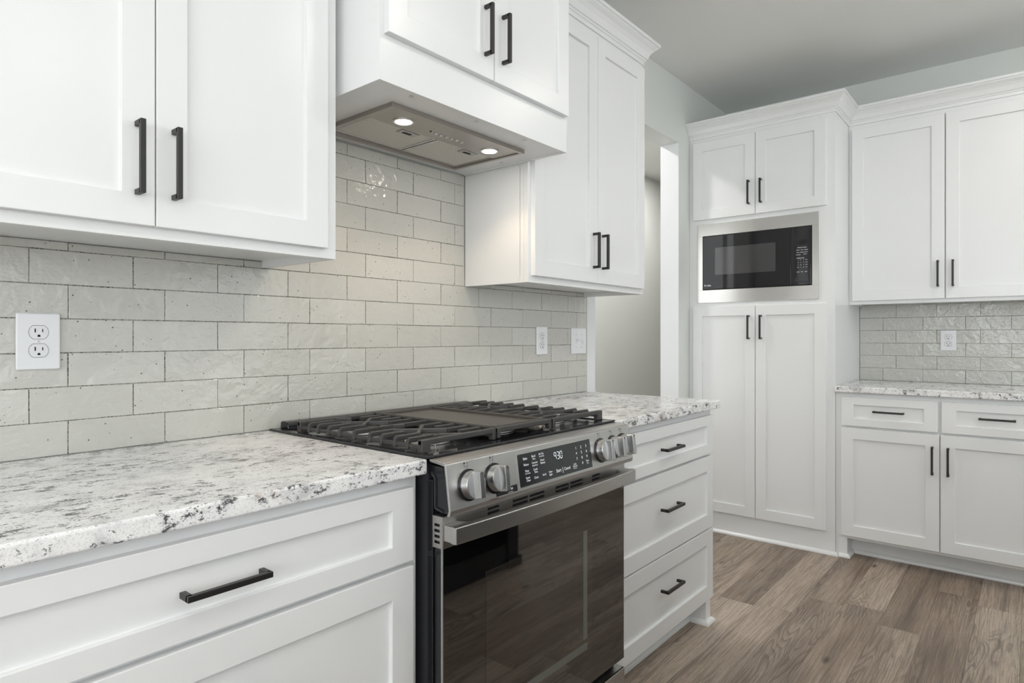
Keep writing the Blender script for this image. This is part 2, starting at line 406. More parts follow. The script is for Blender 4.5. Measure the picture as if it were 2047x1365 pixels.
# ------------------------------------------------------------------ tiled backsplashes
def tiles(name, mp, segs, phA, phB, lab, x_gr):
    """segs: list of (a0, a1, z0, z1) areas; tiles are clipped to them"""
    mb = MB(mp); tones = []; L, P, G = .2013, .075, .0012
    bm = bmesh.new()
    tl = bm.verts.layers.float.new('tone')
    for (A0, A1, Z0, Z1) in segs:
        k = 0
        while .9141+P*k < Z1-.002:
            r0, r1 = max(.9141+P*k, Z0), min(.9141+P*(k+1), Z1)
            if r1-r0 > .004:
                ph = phA if k % 2 else phB
                j = math.floor((A0-ph)/L)
                while ph+j*L < A1:
                    a, b_ = max(ph+j*L, A0), min(ph+(j+1)*L, A1)
                    if b_-a > .006:
                        rs = random.Random(int(k*1000+j*7+ph*100)); t = rs.random()
                        g = G*(.45+.8*rs.random())
                        g2 = G*(.45+.8*rs.random())
                        x0, x1, y0, y1 = a+g, b_-g2, r0+G*.7, r1-G*(.4+.7*rs.random())
                        n0 = len(bm.verts)
                        tb = bmesh.new()
                        # a slightly pillowed face: grid with wandering depth
                        nx, ny = 8, 4; e = .0009
                        dt = [rs.uniform(-.0006, .0006) for _ in range(3)]
                        gx = [x0, x0+e]+[x0+e+(x1-x0-2*e)*(i/(nx)) for i in range(1, nx)]+[x1-e, x1]
                        gy = [y0, y0+e]+[y0+e+(y1-y0-2*e)*(i/(ny)) for i in range(1, ny)]+[y1-e, y1]
                        V = []
                        for iy, yv in enumerate(gy):
                            for ix, xv in enumerate(gx):
                                ed = ix in (0, len(gx)-1) or iy in (0, len(gy)-1)
                                u, w_ = (xv-x0)/(x1-x0)-.5, (yv-y0)/(y1-y0)-.5
                                d = -.0012+dt[0]*u+dt[1]*w_+rs.uniform(-.00008, .00008) if not ed else -.0018
                                jx = rs.uniform(-.0003, .0003) if ed else 0
                                V.append(bm.verts.new(mp((xv+jx, d, yv+jx))))
                                V[-1][tl] = t
                        W = len(gx)
                        for iy in range(len(gy)-1):
                            for ix in range(W-1):
                                q = (V[iy*W+ix], V[iy*W+ix+1], V[(iy+1)*W+ix+1], V[(iy+1)*W+ix])
                                fc = bm.faces.new(q); fc.smooth = not (ix in (0, W-2) or iy in (0, len(gy)-2))
                        tb.free()
                    j += 1
            k += 1
    bmesh.ops.recalc_face_normals(bm, faces=bm.faces)
    for e_ in bm.edges:
        if len(e_.link_faces) == 2 and e_.link_faces[0].smooth != e_.link_faces[1].smooth: e_.smooth = False
    # make the open sheets face outwards
    out = Vector(mp((0, 1, 0)))
    for f in bm.faces:
        if f.normal.dot(out) < 0: f.normal_flip()
    mb.bm = bm
    root = thing(name, mp(((segs[0][0]+segs[0][1])/2, x_gr, segs[0][2])), lab, 'backsplash')
    mb.build('glazed_tiles', M_TILE, root)
    gb = MB(mp)
    for (A0, A1, Z0, Z1) in segs: gb.box(A0, A1, -.0075, -.0028, Z0, Z1)
    gb.build('grout_bed', M_GROUT, root)
    return root
A0_, LT = .5764, .2013
tiles('tile_backsplash', mapA, [(.05, 2.5443, .9146, 1.3641), (.05, .9310, 1.3641, 1.383), (1.7045, 2.5443, 1.3641, 1.382), (.9310, 1.7045, 1.3641, 1.776)],
      A0_, A0_+.3509*LT, 'grey-beige glazed brick tile backsplash behind the gas range', 0)
def mapBw(p): return (4.3233-p[1], -p[0], p[2])
tiles('tile_backsplash', mapBw, [(.8240, 1.757, .9146, 1.380)], 1.0157, .9485,
      'shiny grey brick tile backsplash above the counter beside the pantry', 0)

# ------------------------------------------------------------------ countertops
def slab(x0, x1, y0, y1, edges_front):
    b = MB(); b.box(x0, x1, y0, y1, .8822, .9141, .0045, 3); return b
tag(slab(.05, .9166, -.6503, -.0005, None).build('countertop', M_GRAN), 'white and grey speckled granite countertop left of the range', 'countertop', 'granite countertops')
tag(slab(1.6835, 2.5431, -.6503, -.0005, None).build('countertop', M_GRAN), 'white and grey speckled granite countertop right of the range by the doorway', 'countertop', 'granite countertops')
tag(slab(3.684, 4.3228, -1.757, -.8245, None).build('countertop', M_GRAN), 'white and grey speckled granite countertop beside the tall pantry cabinet', 'countertop', 'granite countertops')

# ------------------------------------------------------------------ cabinets
def door(par, mp, a0, a1, z0, z1, bf, hand, hz, **kw):
    d = MB(mp).shaker(a0, a1, z0, z1, bf, bf+.019, **kw).build('door', M_CAB, par)
    if hand is not None:
        a = hand
        MB(mp).pull(a, bf+.019, hz).build('handle', M_BLACK, d)
    return d
def drawer(par, mp, a0, a1, z0, z1, bf, rail=None, ha=None, hz=None):
    d = MB(mp).shaker(a0, a1, z0, z1, bf, bf+.019, rail=rail).build('drawer_front', M_CAB, par)
    MB(mp).pull((a0+a1)/2 if ha is None else ha, bf+.019, (z0+z1)/2+.001 if hz is None else hz, horiz=True).build('handle', M_BLACK, d)
    return d
CROWN = [(0, 0), (.006, 0), (.0065, .016), (.0105, .018), (.012, .022), (.012, .025), (.017, .027), (.020, .034), (.027, .049), (.038, .062), (.049, .071), (.053, .074), (.053, .078), (.060, .080), (.060, .093), (.0, .093)]
def crown_pts(z): return [(o-.001 if o == 0 else o, u+z) for o, u in CROWN]

# left wall cabinet
def wall_cab(a0, a1, z0, bf, label, d0, dm, d1, zd, left_side=True, ztop=2.385, mp=mapA, back=0, hz=1.5115, gap=.0025, hoff=.033, fill=0):
    c = mp(((a0+a1)/2, back, z0))
    t = thing('upper_cabinet', c, label, 'cabinet', 'white shaker upper cabinets')
    b = MB(mp)
    b.box(a0, a1+fill, back, bf-.035, z0+.019, ztop); b.box(a0, a1, bf-.036, bf-.019, z0+.019, ztop)
    b.box(a0, a0+.018, back, bf-.019, z0, z0+.019); b.box(a1-.018, a1, back, bf-.019, z0, z0+.019)
    b.box(a0, a1, bf-.019, bf, z0, ztop, .001)                       # face frame
    b.build('body', M_CAB, t)
    door(t, mp, d0, dm-gap/2, zd, 2.3600, bf, dm-hoff, hz)
    door(t, mp, dm+gap/2, d1, zd, 2.3600, bf, dm+hoff, hz)
    return t
U1 = wall_cab(.0765, .9165, 1.3647, .3197, 'large white shaker upper cabinet left of the range hood', .1100, .4968, .8828, 1.3872, fill=.0182)
U2 = wall_cab(1.7065, 2.5307, 1.3639, .3002, 'white shaker upper cabinet right of the range hood by the doorway', 1.7223, 2.1300, 2.5173, 1.3871)
def crown_simple(par, mp, path, z, label=None):
    return MB(mp).sweep(path, crown_pts(z)).build('crown_moulding', M_CAB, par, smooth=False)
r2 = 1.0
# crown of U2: along front, returning on the right side
crown_simple(U2, mapA, [((1.7028, .3002), (1, 1)), ((2.5307, .3002), (1, 1)), ((2.5307, 0), (1, 0))], 2.385)
crown_simple(U1, mapA, [((.0765, .3197), (0, 1)), ((.9353, .3197), (-1, 1))], 2.385)
# hood cabinet
HC = thing('hood_cabinet', (1.319, 0, 1.7773), 'deeper white shaker cabinet over the range holding the vent hood', 'cabinet')
b = MB(mapA)
b.box(.9353, 1.7028, 0, .4653, 1.7805, 2.385)
b.box(.9353, 1.7028, .4590, .4653, 1.7773, 1.7805); b.box(.9353, .9416, 0, .459, 1.7773, 1.7805); b.box(1.6965, 1.7028, 0, .459, 1.7773, 1.7805)
b.build('body', M_CAB, HC)
door(HC, mapA, .9480, 1.3202, 1.8880, 2.36, .4653, 1.2830, 2.0135)
door(HC, mapA, 1.3237, 1.6880, 1.8880, 2.36, .4653, 1.3570, 2.0135)
crown_simple(HC, mapA, [((.9353, .3197), (-1, 1)), ((.9353, .4653), (-1, 1)), ((1.7028, .4653), (1, 1)), ((1.7028, .3002), (1, 1))], 2.385)
for x, y in ((1.06, -.435), (1.30, -.435), (1.36, -.044), (1.52, -.435), (1.18, -.03), (1.66, -.22), (1.62, -.035)):
    if (x, y) == (1.36, -.044) or (x, y) == (1.30, -.435): pass
    MB().cyl((x, y, 1.7795), .0055, .002, bev=.0005).build('screw', M_SCREW, HC)

# base cabinets on the range wall
def drawer_base(a0, a1, d0, d1, label, foot):
    t = thing('base_cabinet', mapA(((a0+a1)/2, 0, 0)), label, 'cabinet', 'white shaker drawer cabinets')
    bf = .614
    b = MB(mapA)
    b.box(a0, a1, 0, bf-.019, .105, .8816)
    b.box(a0, a1, bf-.019, bf, .105, .8816, .001)
    b.box(a0, a1, 0, .535, 0, .105)
    if foot:
        b.box(a1-.045, a1, .535, bf, 0, .105, .001)
        b.box(a0, a0+.045, .535, bf, 0, .105, .001)
    b.build('body', M_CAB, t)
    for (z0, z1, rl) in ((.7024, .8568, .040), (.4015, .6917, .0585), (.1138, .3954, .0585)):
        drawer(t, mapA, d0, d1, z0, z1, bf, rail=rl, ha=None if foot else .4870, hz=.7770 if z0 > .7 else (.565 if z0 > .3 else .2795))
    prof = [(0, 0), (.015, 0), (.016, .004), (.014, .011), (.008, .0165), (.002, .019), (0, .019)]
    if foot:
        MB(mapA).sweep([((a0+.045, .535), (0, 1)), ((a1-.045, .535), (-1, 1)), ((a1-.045, bf), (-1, 1)), ((a1, bf), (1, 1)), ((a1, .0), (1, 0))], prof).build('shoe_moulding', M_CAB, t)
    else:
        MB(mapA).sweep([((a0, .535), (0, 1)), ((a1, .535), (0, 1))], prof).build('shoe_moulding', M_CAB, t)
    return t
drawer_base(.0577, .9150, .0900, .8935, 'white three-drawer base cabinet left of the range', False)
drawer_base(1.6850, 2.5270, 1.7050, 2.5087, 'white three-drawer base cabinet right of the range', True)

# tall pantry cabinet on the right wall (along = -y, out = -x)
XP = -3.7084
PT = thing('pantry_cabinet', (4.0, -.41, 0), 'tall white pantry cabinet holding the built-in microwave', 'cabinet')
b = MB(mapB)
# body with an opening for the microwave
b.box(.001, .8236, -4.323, -4.25, 0, 2.385); b.box(.001, .05, -4.25, XP-.019, 0, 2.385); b.box(.7736, .8236, -4.25, XP-.019, 0, 2.385, .001)
b.box(.05, .7736, -4.25, XP-.019, 0, 1.40); b.box(.05, .7736, -4.25, XP-.019, 1.84, 2.385)
b.box(.001, .8236, XP-.019, XP, 0, 1.40); b.box(.001, .8236, XP-.019, XP, 1.84, 2.385)
b.box(.001, .07, XP-.019, XP, 1.40, 1.84); b.box(.73, .8236, XP-.019, XP, 1.40, 1.84)
b.build('body', M_CAB, PT)
for z0, z1, hz in ((.1297, 1.3588, 1.232), (1.8872, 2.3590, 2.0135)):
    door(PT, mapB, .0312, .4050, z0, z1, XP, .3720, hz)
    door(PT, mapB, .4078, .7821, z0, z1, XP, .4408, hz)
MB(mapB).sweep([((.001, XP), (0, 1)), ((.8236, XP), (1, 1)), ((.8236, -4.0336), (1, 1))], crown_pts(2.385)).build('crown_moulding', M_CAB, PT)
sh = [(0, 0), (.015, 0), (.0165, .005), (.014, .013), (.008, .019), (.002, .0215), (0, .0215)]
MB(mapB).sweep([((.001, XP), (0, 1)), ((.8236, XP), (1, 1)), ((.8236, XP-.012), (1, 0))], sh).build('shoe_moulding', M_CAB, PT)

# wall cabinet right of the pantry
UB = thing('upper_cabinet', (4.18, -1.29, 1.3597), 'white shaker upper cabinet to the right of the pantry', 'cabinet', 'white shaker upper cabinets')
XU = -4.0336; b = MB(mapB)
b.box(.8243, 1.757, -4.323, XU-.019, 1.3787, 2.385); b.box(.8243, .8423, -4.323, XU-.019, 1.3597, 1.3787); b.box(1.739, 1.757, -4.323, XU-.019, 1.3597, 1.3787)
b.box(.8243, 1.757, XU-.019, XU, 1.3597, 2.385, .001); b.build('body', M_CAB, UB)
door(UB, mapB, .8432, 1.2820, 1.3800, 2.3590, XU, 1.2535, 1.5115)
door(UB, mapB, 1.2870, 1.7380, 1.3800, 2.3590, XU, 1.3190, 1.5105)
MB(mapB).sweep([((.8240, XU), (1, 1)), ((1.757, XU), (0, 1))], crown_pts(2.385)).build('crown_moulding', M_CAB, UB)
# base cabinet right of the pantry
BB = thing('base_cabinet', (4.0, -1.29, 0), 'white base cabinet with two drawers over two doors beside the pantry', 'cabinet')
XB = -3.7190; b = MB(mapB)
b.box(.8243, 1.757, -4.323, XB-.019, .105, .8816); b.box(.8243, 1.757, XB-.019, XB, .105, .8816, .001)
b.box(.8243, 1.757, -4.323, -3.832, 0, .105); b.box(.8243, .880, -3.832, XB, 0, .105, .001)
b.build('body', M_CAB, BB)
for a0, a1, ha in ((.8556, 1.2840, 1.0740), (1.2976, 1.7290, 1.5130)):
    drawer(BB, mapB, a0, a1, .7065, .8580, XB, rail=.040, ha=ha, hz=.7890)
door(BB, mapB, .8530, 1.2890, .1225, .6950, XB, 1.2610, .5685)
door(BB, mapB, 1.2935, 1.7310, .1225, .6950, XB, 1.3250, .5685)
MB(mapB).sweep([((.840, XB), (0, 1)), ((.880, XB), (1, 1)), ((.880, -3.832), (1, 1)), ((1.757, -3.832), (0, 1))], sh).build('shoe_moulding', M_CAB, BB)

# ------------------------------------------------------------------ built-in microwave
MW = thing('microwave_oven', (3.95, -.4, 1.383), 'built-in black glass microwave with wide stainless trim in the pantry cabinet', 'microwave')
b = MB(mapB); T0, T1 = -3.7080, -3.6990
def frame(b, a0, a1, z0, z1, i0, i1, j0, j1, t0, t1, bev=.001):
    b.box(a0, a1, t0, t1, z0, j0, bev); b.box(a0, a1, t0, t1, j1, z1, bev); b.box(a0, i0, t0, t1, j0-.0005, j1+.0005, bev); b.box(i1, a1, t0, t1, j0-.0005, j1+.0005, bev)
frame(b, .0560, .7430, 1.3830, 1.8590, .0890, .7110, 1.4585, 1.7880, T0, T1, 0)
b.build('trim_frame', M_STEELY, MW)
MB(mapB).box(.0700, .7290, -4.20, -3.7092, 1.402, 1.838).build('case', M_SLOT, MW)
b = MB(mapB); frame(b, .0893, .7107, 1.4588, 1.7877, .0935, .7065, 1.4630, 1.7835, -3.7070, -3.6975, 0); b.build('gasket', M_SLOT, MW)
dr = MB(mapB).box(.0938, .6015, -3.7085, -3.6950, 1.4632, 1.7833, .0012).build('door', M_MWGL, MW)
MB(mapB).box(.1680, .5190, -3.6951, -3.6946, 1.5480, 1.7115).build('window', M_MWWIN, dr)
tx = MB()
def onB(a, z, x): return lambda u, v: (x, -a-u, z+v)
tx.text('Profile', .014, onB(.1220, 1.4860, 3.6944), sx=1.15); tx.build('logo', M_TXT, dr)
cp = MB(mapB).box(.6030, .7062, -3.7085, -3.6945, 1.4632, 1.7833, .0012).build('control_panel', M_MWPAN, MW)
MB(mapB).box(.6380, .6880, -3.6946, -3.6941, 1.6860, 1.7130).build('display', M_SLOT, cp)
tx = MB(); X_ = 3.6938
def tB(s, a, z, h, sx=1.0): tx.text(s, h, onB(a, z, X_), sx=sx)
tB('SENSOR COOKING', .6600, 1.6690, .0055); 
for r, row in enumerate((('Popcorn', 'Potato', 'Vegetable'), ('Reheat', 'Beverage', 'Chicken'))):
    for c, s_ in enumerate(row): tB(s_, .6390+c*.0210, 1.6560-r*.0130, .0052)
tB('Cook Time', .6400, 1.6300, .0052); tB('Defrost', .6760, 1.6320, .0052)
tx.build('cooking_print', M_TXT, cp); tx = MB()
tB('EXPRESS COOK', .6520, 1.6110, .0055)
for r, row in enumerate((('1', '2', '3', 'Power'), ('4', '5', '6', 'Timer'), ('7', '8', '9', 'Clock'), ('Add', '0', 'Fan', 'Mute'))):
    for c, s_ in enumerate(row): tB(s_, .6390+c*.0148, 1.6010-r*.0135, .0058 if len(s_) < 2 else .0045)
tB('Cancel', .6390, 1.5350, .0055); tB('Start', .6600, 1.5350, .0055); tB('Light', .6800, 1.5350, .0055)
tx.build('keypad_print', M_TXT, cp)
b = MB(mapB); b.box(.6230, .6920, -3.6946, -3.6915, 1.4780, 1.5030, .001); b.build('door_release_button', M_DISP, cp)

# ------------------------------------------------------------------ outlets and switch
def outlet(mp, a, z, w_, h_, label, base):
    t = thing('electrical_outlet', mp((a, base, z)), label, 'outlet', 'white duplex outlets')
    b = MB(mp); bm = bmesh.new()
    b.box(a-w_/2, a+w_/2, base-.001, base+.0055, z-h_/2, z+h_/2, .0035, 4); b.build('face_plate', M_PLAST, t)
    for q in (-1, 1):
        zc = z+q*.0195; pts = []
        for i in range(40):
            an = 2*math.pi*i/40; x, y = .0172*math.cos(an), .0172*math.sin(an)
            pts.append((a+x, zc+max(-.0142, min(.0142, y))))
        s_ = MB(mp).prism([(p[0], p[1]) for p in pts], 1, base+.004, base+.0072, .0006, 1, 60)
        so = s_.build('socket', M_SOCK, t)
        g = MB(mp)
        g.box(a-.0077, a-.0055, base+.0070, base+.0076, zc-.0005, zc+.0078); g.box(a+.0057, a+.0075, base+.0070, base+.0076, zc+.0003, zc+.0070)
        pts = [(a+.0026*math.cos(u), zc-.0075+.0026*math.sin(u)) for u in [math.pi*i/10 for i in range(11)]]+[(a-.0026, zc-.0098), (a+.0026, zc-.0098)]
        g.prism(pts, 1, base+.0070, base+.0076); g.build('slots', M_SLOT, so)
        gr = MB(mp); n = 40
        ring = [(a+(.0172+.0007)*math.cos(2*math.pi*i/n), zc+max(-.0149, min(.0149, (.0172+.0007)*math.sin(2*math.pi*i/n)))) for i in range(n)]
        gr.prism(ring, 1, base+.0050, base+.00565); gr.build('gap_ring', M_DARK, so)
    MB(mp).cyl((a, base+.0062, z), .0022, .0014, axis=1, seg=16).build('screw', M_SCREW, t)
outlet(mapA, .3905, 1.1645, .0785, .1205, 'large white duplex outlet plate on the tile left of the range', 0)
outlet(mapA, 2.1830, 1.1585, .0775, .1205, 'white duplex outlet plate on the tile right of the range, next to the switch', 0)
outlet(mapBw, 1.2722, 1.1552, .0745, .1160, 'white duplex outlet plate on the tile beside the pantry', 0)
SW = thing('light_switch', (2.4690, 0, 1.1562), 'white double toggle switch plate at the right end of the tile', 'switch')
MB(mapA).box(2.4690-.061, 2.4690+.061, -.001, .0055, 1.1562-.0597, 1.1562+.0597, .0035, 4).build('face_plate', M_PLAST, SW)
for q, up in ((-1, 1), (1, -1)):
    a = 2.4690+q*.023
    tb = MB(mapA); tb.box(a-.0055, a+.0055, .0045, .0062, 1.1562-.0125, 1.1562+.0125, .0005)
    tb.build('toggle_frame', M_SOCK, SW)
    tg = MB(mapA); zc = 1.1562
    tg.prism([(.0055, zc-.006*up), (.0055, zc+.006*up), (.016, zc+.012*up), (.017, zc+.005*up)], 0, a-.0040, a+.0040, .0008); tg.build('toggle', M_PLAST, SW)
    for dz in (-.030, .030): MB(mapA).cyl((a, .0058, 1.1562+dz), .0024, .0014, axis=1, seg=14).build('screw', M_SCREW, SW)

# ------------------------------------------------------------------ range hood insert
RH = thing('range_hood', (1.324, -.215, 1.773), 'stainless insert range hood with two lit lamps under the hood cabinet', 'range hood')
hx0, hx1, hy0, hy1, hz = 1.050, 1.597, -.372, -.054, 1.7800
b = MB()
# rim
for q in ((hx0, hx1, hy0, hy0+.012), (hx0, hx1, hy1-.012, hy1), (hx0, hx0+.012, hy0+.012, hy1-.012), (hx1-.012, hx1, hy0+.012, hy1-.012)):
    b.box(*q, 1.7680, hz)
b.box(hx0+.010, hx1-.010, hy0+.010, -.252, 1.7710, hz)          # lamp and button strip
b.box(hx0+.010, hx0+.026, -.253, hy1-.010, 1.7720, hz); b.box(hx1-.020, hx1-.010, -.253, hy1-.010, 1.7720, hz)
b.box(hx0+.026, hx1-.020, -.076, hy1-.010, 1.7735, hz)
b.build('housing', M_HOOD, RH)
for (x0, x1) in ((1.078, 1.326), (1.332, 1.580)):
    fl = MB().box(x0+.008, x1-.008, -.246, -.084, 1.7755, 1.7790).build('grease_filter', M_FILT, RH)
    fr = MB()
    for q in ((x0, x1, -.252, -.243), (x0, x1, -.087, -.078), (x0, x0+.009, -.243, -.087), (x1-.009, x1, -.243, -.087)): fr.box(*q, 1.7735, 1.7785, .0008)
    fr.build('filter_frame', M_STEELY, fl)
    xc = (x0+x1)/2+.03
    lt = MB().box(xc-.033, xc+.033, -.238, -.209, 1.7722, 1.7760, .0008)
    lt.build('latch_plate', M_STEELD, fl)
    MB().box(xc-.020, xc+.012, -.228, -.219, 1.7712, 1.7724).build('latch_slot', M_SLOT, fl)
for x in (1.1494, 1.5065):
    lp = MB().ring((x, -.3005, 1.7700), .030, .0235, .004).build('lamp', M_ALU, RH)
    MB().cyl((x, -.3005, 1.7700), .0232, .002, seg=40).build('lamp_lens', M_HLAMP, lp)
    ld = bpy.data.lights.new('hood_spot', 'SPOT'); ld.energy = HOODL*.12; ld.color = (1, .76, .52); ld.shadow_soft_size = .02
    ld.spot_size = math.radians(118); ld.spot_blend = .5
    lo = bpy.data.objects.new('hood_spot', ld); COL.objects.link(lo); lo.location = (x, -.3005, 1.7655); 
for i in range(6):
    x = 1.2760+i*.0215
    MB().cyl((x, -.2958, 1.7690), .0052, .005, seg=20, r2=.0052, bev=.0012).build('button', M_SCREW, RH)
MB().cyl((1.2560, -.2958, 1.7705), .0030, .002, seg=16).build('indicator', M_SLOT, RH)

# ------------------------------------------------------------------ gas range
RG = thing('gas_range', (1.301, -.33, 0), 'stainless slide-in gas range with black cast iron grates and oven window', 'range')
RX0, RX1 = .9225, 1.6800
b = MB(); b.box(RX0+.004, RX1-.004, -.6420, -.028, .03, .9020)
for x in (RX0+.06, RX1-.06):
    for y in (-.6, -.08): b.cyl((x, y, .015), .018, .03)
b.build('body', M_DARK, RG)
# raised bead along the front edge of the side
b = MB(); b.box(RX0+.0005, RX0+.006, -.6585, -.6425, .05, .87, .002, 3); b.box(RX0+.008, RX1-.008, -.660, -.6425, .05, .87); b.build('side_channel', M_ENAMEL, RG)
# cooktop
b = MB()
b.box(.9130, 1.6890, -.652, -.014, .9146, .9176, .001)
for q in ((.9130, 1.6890, -.6560, -.628), (.9130, .934, -.630, -.014), (1.668, 1.6890, -.630, -.014)): b.box(*q, .9165, .9205, .0018)
b.build('cooktop', M_ENAMEL, RG)
# rear trim: rounded black rail
pts = [(-.052, .9175), (-.050, .930), (-.040, .9370), (-.022, .9385), (-.012, .9360), (-.010, .9175)]
MB().prism(pts, 0, .9480, 1.690, .0025, 3, 20).build('rear_trim', M_ENAMEL, RG)
# burners
for x, y, r in ((1.055, -.262, .036), (1.055, -.500, .040), (1.297, -.500, .042), (1.540, -.262, .036), (1.540, -.500, .040), (1.297, -.250, .03)):
    bb = MB(); bb.cyl((x, y, .9200), r+.016, .004, bev=.001); bb.cyl((x, y, .9265), r+.006, .009, r2=r, bev=.001)
    for k in range(28):
        an = 2*math.pi*k/28; bb.box(x+(r+.001)*math.cos(an)-.001, x+(r+.001)*math.cos(an)+.001, y+(r+.001)*math.sin(an)-.001, y+(r+.001)*math.sin(an)+.001, .9300, .9340)
    bo = bb.build('burner', M_ALU, RG)
    MB().cyl((x, y, .9350), r*.86, .005, bev=.0015).build('burner_cap', M_IRON, bo)
# igniter near front left burner
MB().cyl((1.000, -.585, .9250), .0022, .012, seg=10).build('igniter', M_ALU, RG)
GY = [-.1295, -.1737, -.2137, -.2597, -.3074, -.3679, -.4273, -.4721, -.5197, -.5634, -.6080]
ZT = .9480
def grate(x0, x1, mirror):
    b = MB(); cx_ = (x0+x1)/2
    X = (lambda t: x0+t) if not mirror else (lambda t: x1-t)
    Wd = x1-x0; fw, zb = .0092, ZT-.0115
    # end frames
    for y in (GY[0], GY[-1]):
        b.box(x0, x1, y-.0065, y+.0065, ZT-.013, ZT, .0025, 3)
        for xx, wl in (((x0, .026), (x1-.011, .011)) if not mirror else ((x0, .011), (x1-.026, .026))):
            b.box(xx, xx+wl, y-.008, y+.008, .9190, ZT-.0004, .002)
    # side rails, low
    for xx in (x0+.003, x1-.0105): b.box(xx, xx+.0075, GY[-1], GY[0], .9265, .9355, .0015)
    # fingers: drop at the outer side then run in
    def fing(side, i, t1):
        y = GY[i]; S = (lambda t: x0+t) if side == 0 else (lambda t: x1-t)
        pts = [(S(.000), .9235), (S(.002), ZT-.006), (S(.007), ZT), (S(t1), ZT), (S(t1), zb), (S(.012), zb), (S(.010), .9235)]
        b.prism(pts, 1, y-fw/2, y+fw/2, .0018, 2, 25)
    for s_ in (0, 1):
        for i, t in ((1, .080), (2, .076), (3, .072), (4, .084), (6, .084), (7, .072), (8, .076), (9, .080)): fing(s_, i, t)
        fing(s_, 5, Wd/2+.002)
    def diag(i, j):
        b.bar((x0+.074, GY[i]), (x1-.074, GY[j]), fw, zb, ZT-.0004, .0018)
    diag(2, 4); diag(4, 2); diag(6, 8); diag(8, 6)
    # short slanted fingers from the end frames
    b.bar((cx_-.012, GY[0]), (cx_+.018, GY[0]-.040), fw, zb, ZT-.0004, .0018); b.bar((cx_+.020, GY[-1]), (cx_-.022, GY[-1]+.045), fw, zb, ZT-.0004, .0018)
    b.bar((cx_-.03, GY[5]+.012), (cx_+.03, GY[5]-.012), fw, zb, ZT-.0006, .0018)
    return b
grate(.9320, 1.1775, False).build('burner_grate', M_IRON, RG)
grate(1.4200, 1.6780, True).build('burner_grate', M_IRON, RG)
b = MB(); x0, x1 = 1.1850, 1.4120
for y in (GY[0], GY[-1]):
    b.box(x0, x1, y-.0065, y+.0065, ZT-.013, ZT, .0025, 3)
    for xx in (x0, x1-.011): b.box(xx, xx+.011, y-.008, y+.008, .9210, ZT-.001, .002)
for xx in (x0, x1-.009): b.box(xx, xx+.009, GY[-1], GY[0], ZT-.013, ZT-.001, .0015)
for y in (-.20, -.28, -.37, -.45, -.54): b.box(x0, x1, y-.0045, y+.0045, ZT-.018, ZT-.0090, .0015)
b.build('burner_grate', M_IRON, RG)
# griddle: shallow tray with a rim
b = MB(); gx0, gx1, gy0, gy1 = 1.1880, 1.4090, -.596, -.140
b.box(gx0+.006, gx1-.006, gy0+.006, gy1-.006, ZT-.0085, ZT-.0060)
for q in ((gx0, gx1, gy0, gy0+.008), (gx0, gx1, gy1-.008, gy1), (gx0, gx0+.008, gy0, gy1), (gx1-.008, gx1, gy0, gy1)): b.box(*q, ZT-.0070, ZT+.0015, .002, 3)
b.build('griddle', M_GRID, RG)

# control panel wedge (profile in y,z)
PX0, PX1 = .9205, 1.6900
prof = [(-.6508, .9150), (-.6955, .9105), (-.7005, .9065), (-.7150, .8120), (-.7135, .8020), (-.7060, .7985), (-.6620, .8010)]
def pface(z): return -.7005+(-.7150+.7005)*(.9065-z)/(.9065-.8120)
cpn = MB().prism([(-.6508, .9150), (-.6955, .9105), (-.7005, .9065), (-.7150, .8120), (-.7135, .8020), (-.7060, .7985), (-.7040, .8010), (-.7085, .8120), (-.6955, .9030), (-.6508, .9080)], 0, PX0, PX1, .0012, 2, 20).build('control_panel', M_STEEL, RG)
b = MB()
b.prism([(-.6440, .9010), (-.6925, .8990), (-.7045, .8130), (-.7000, .8030), (-.6600, .8060), (-.6580, .8780), (-.6440, .8860)], 0, PX0+.006, PX1-.006)
b.build('panel_side_recess', M_ENAMEL, cpn)
b = MB()
rp = [(-.6540, .8830), (-.6640, .8750), (-.6650, .8120), (-.6880, .8060)]
for i in range(3):
    p, q = rp[i], rp[i+1]; dy, dz = q[0]-p[0], q[1]-p[1]; l = math.hypot(dy, dz); n = (-dz/l*.0022, dy/l*.0022)
    b.prism([(p[0]+n[0], p[1]+n[1]), (q[0]+n[0], q[1]+n[1]), (q[0]-n[0], q[1]-n[1]), (p[0]-n[0], p[1]-n[1])], 0, PX0+.002, PX0+.008, .001)
b.build('panel_side_rib', M_DARK, cpn)
def onP(x, z, off=.0006): return lambda u, v: (x+u, pface(z+v)-off, z+v)
def panel_quad(x0, x1, z0, z1, t, name, mat):
    return MB().prism([(pface(z0)+.001, z0), (pface(z1)+.001, z1), (pface(z1)-t, z1), (pface(z0)-t, z0)], 0, x0, x1).build(name, mat, cpn)
panel_quad(1.1500, 1.4680, .8175, .8965, .0007, 'display_bezel', M_KNOB)
panel_quad(1.1525, 1.4655, .8195, .8945, .0012, 'display', M_DISP)
tx = MB()
def tP(s_, x, z, h, sx=.95): tx.text(s_, h, onP(x, z, .0014), sx=sx)
zr = [.8845, .8705, .8545, .8380]
tP('Bake', 1.1800, .8825, .0085); tP('Warm', 1.1815, .8680, .0080)
tP('Pizza', 1.1825, .8535, .0075); tP('No Preheat', 1.1840, .8475, .0045)
tP('Steam', 1.1830, .8375, .0070); tP('Clean', 1.1840, .8310, .0070)
tP('Broil', 1.2130, .8840, .0080); tP('Hi/Lo', 1.2140, .8775, .0055)
tP('Convect', 1.2150, .8685, .0070); tP('Bake/Roast', 1.2155, .8620, .0050)
tP('Cook', 1.2150, .8525, .0075); tP('Time', 1.2160, .8460, .0070)
tP('Clock', 1.2150, .8330, .0075)
tP('Air Fry', 1.2440, .8855, .0075); tP('No Preheat', 1.2450, .8795, .0045)
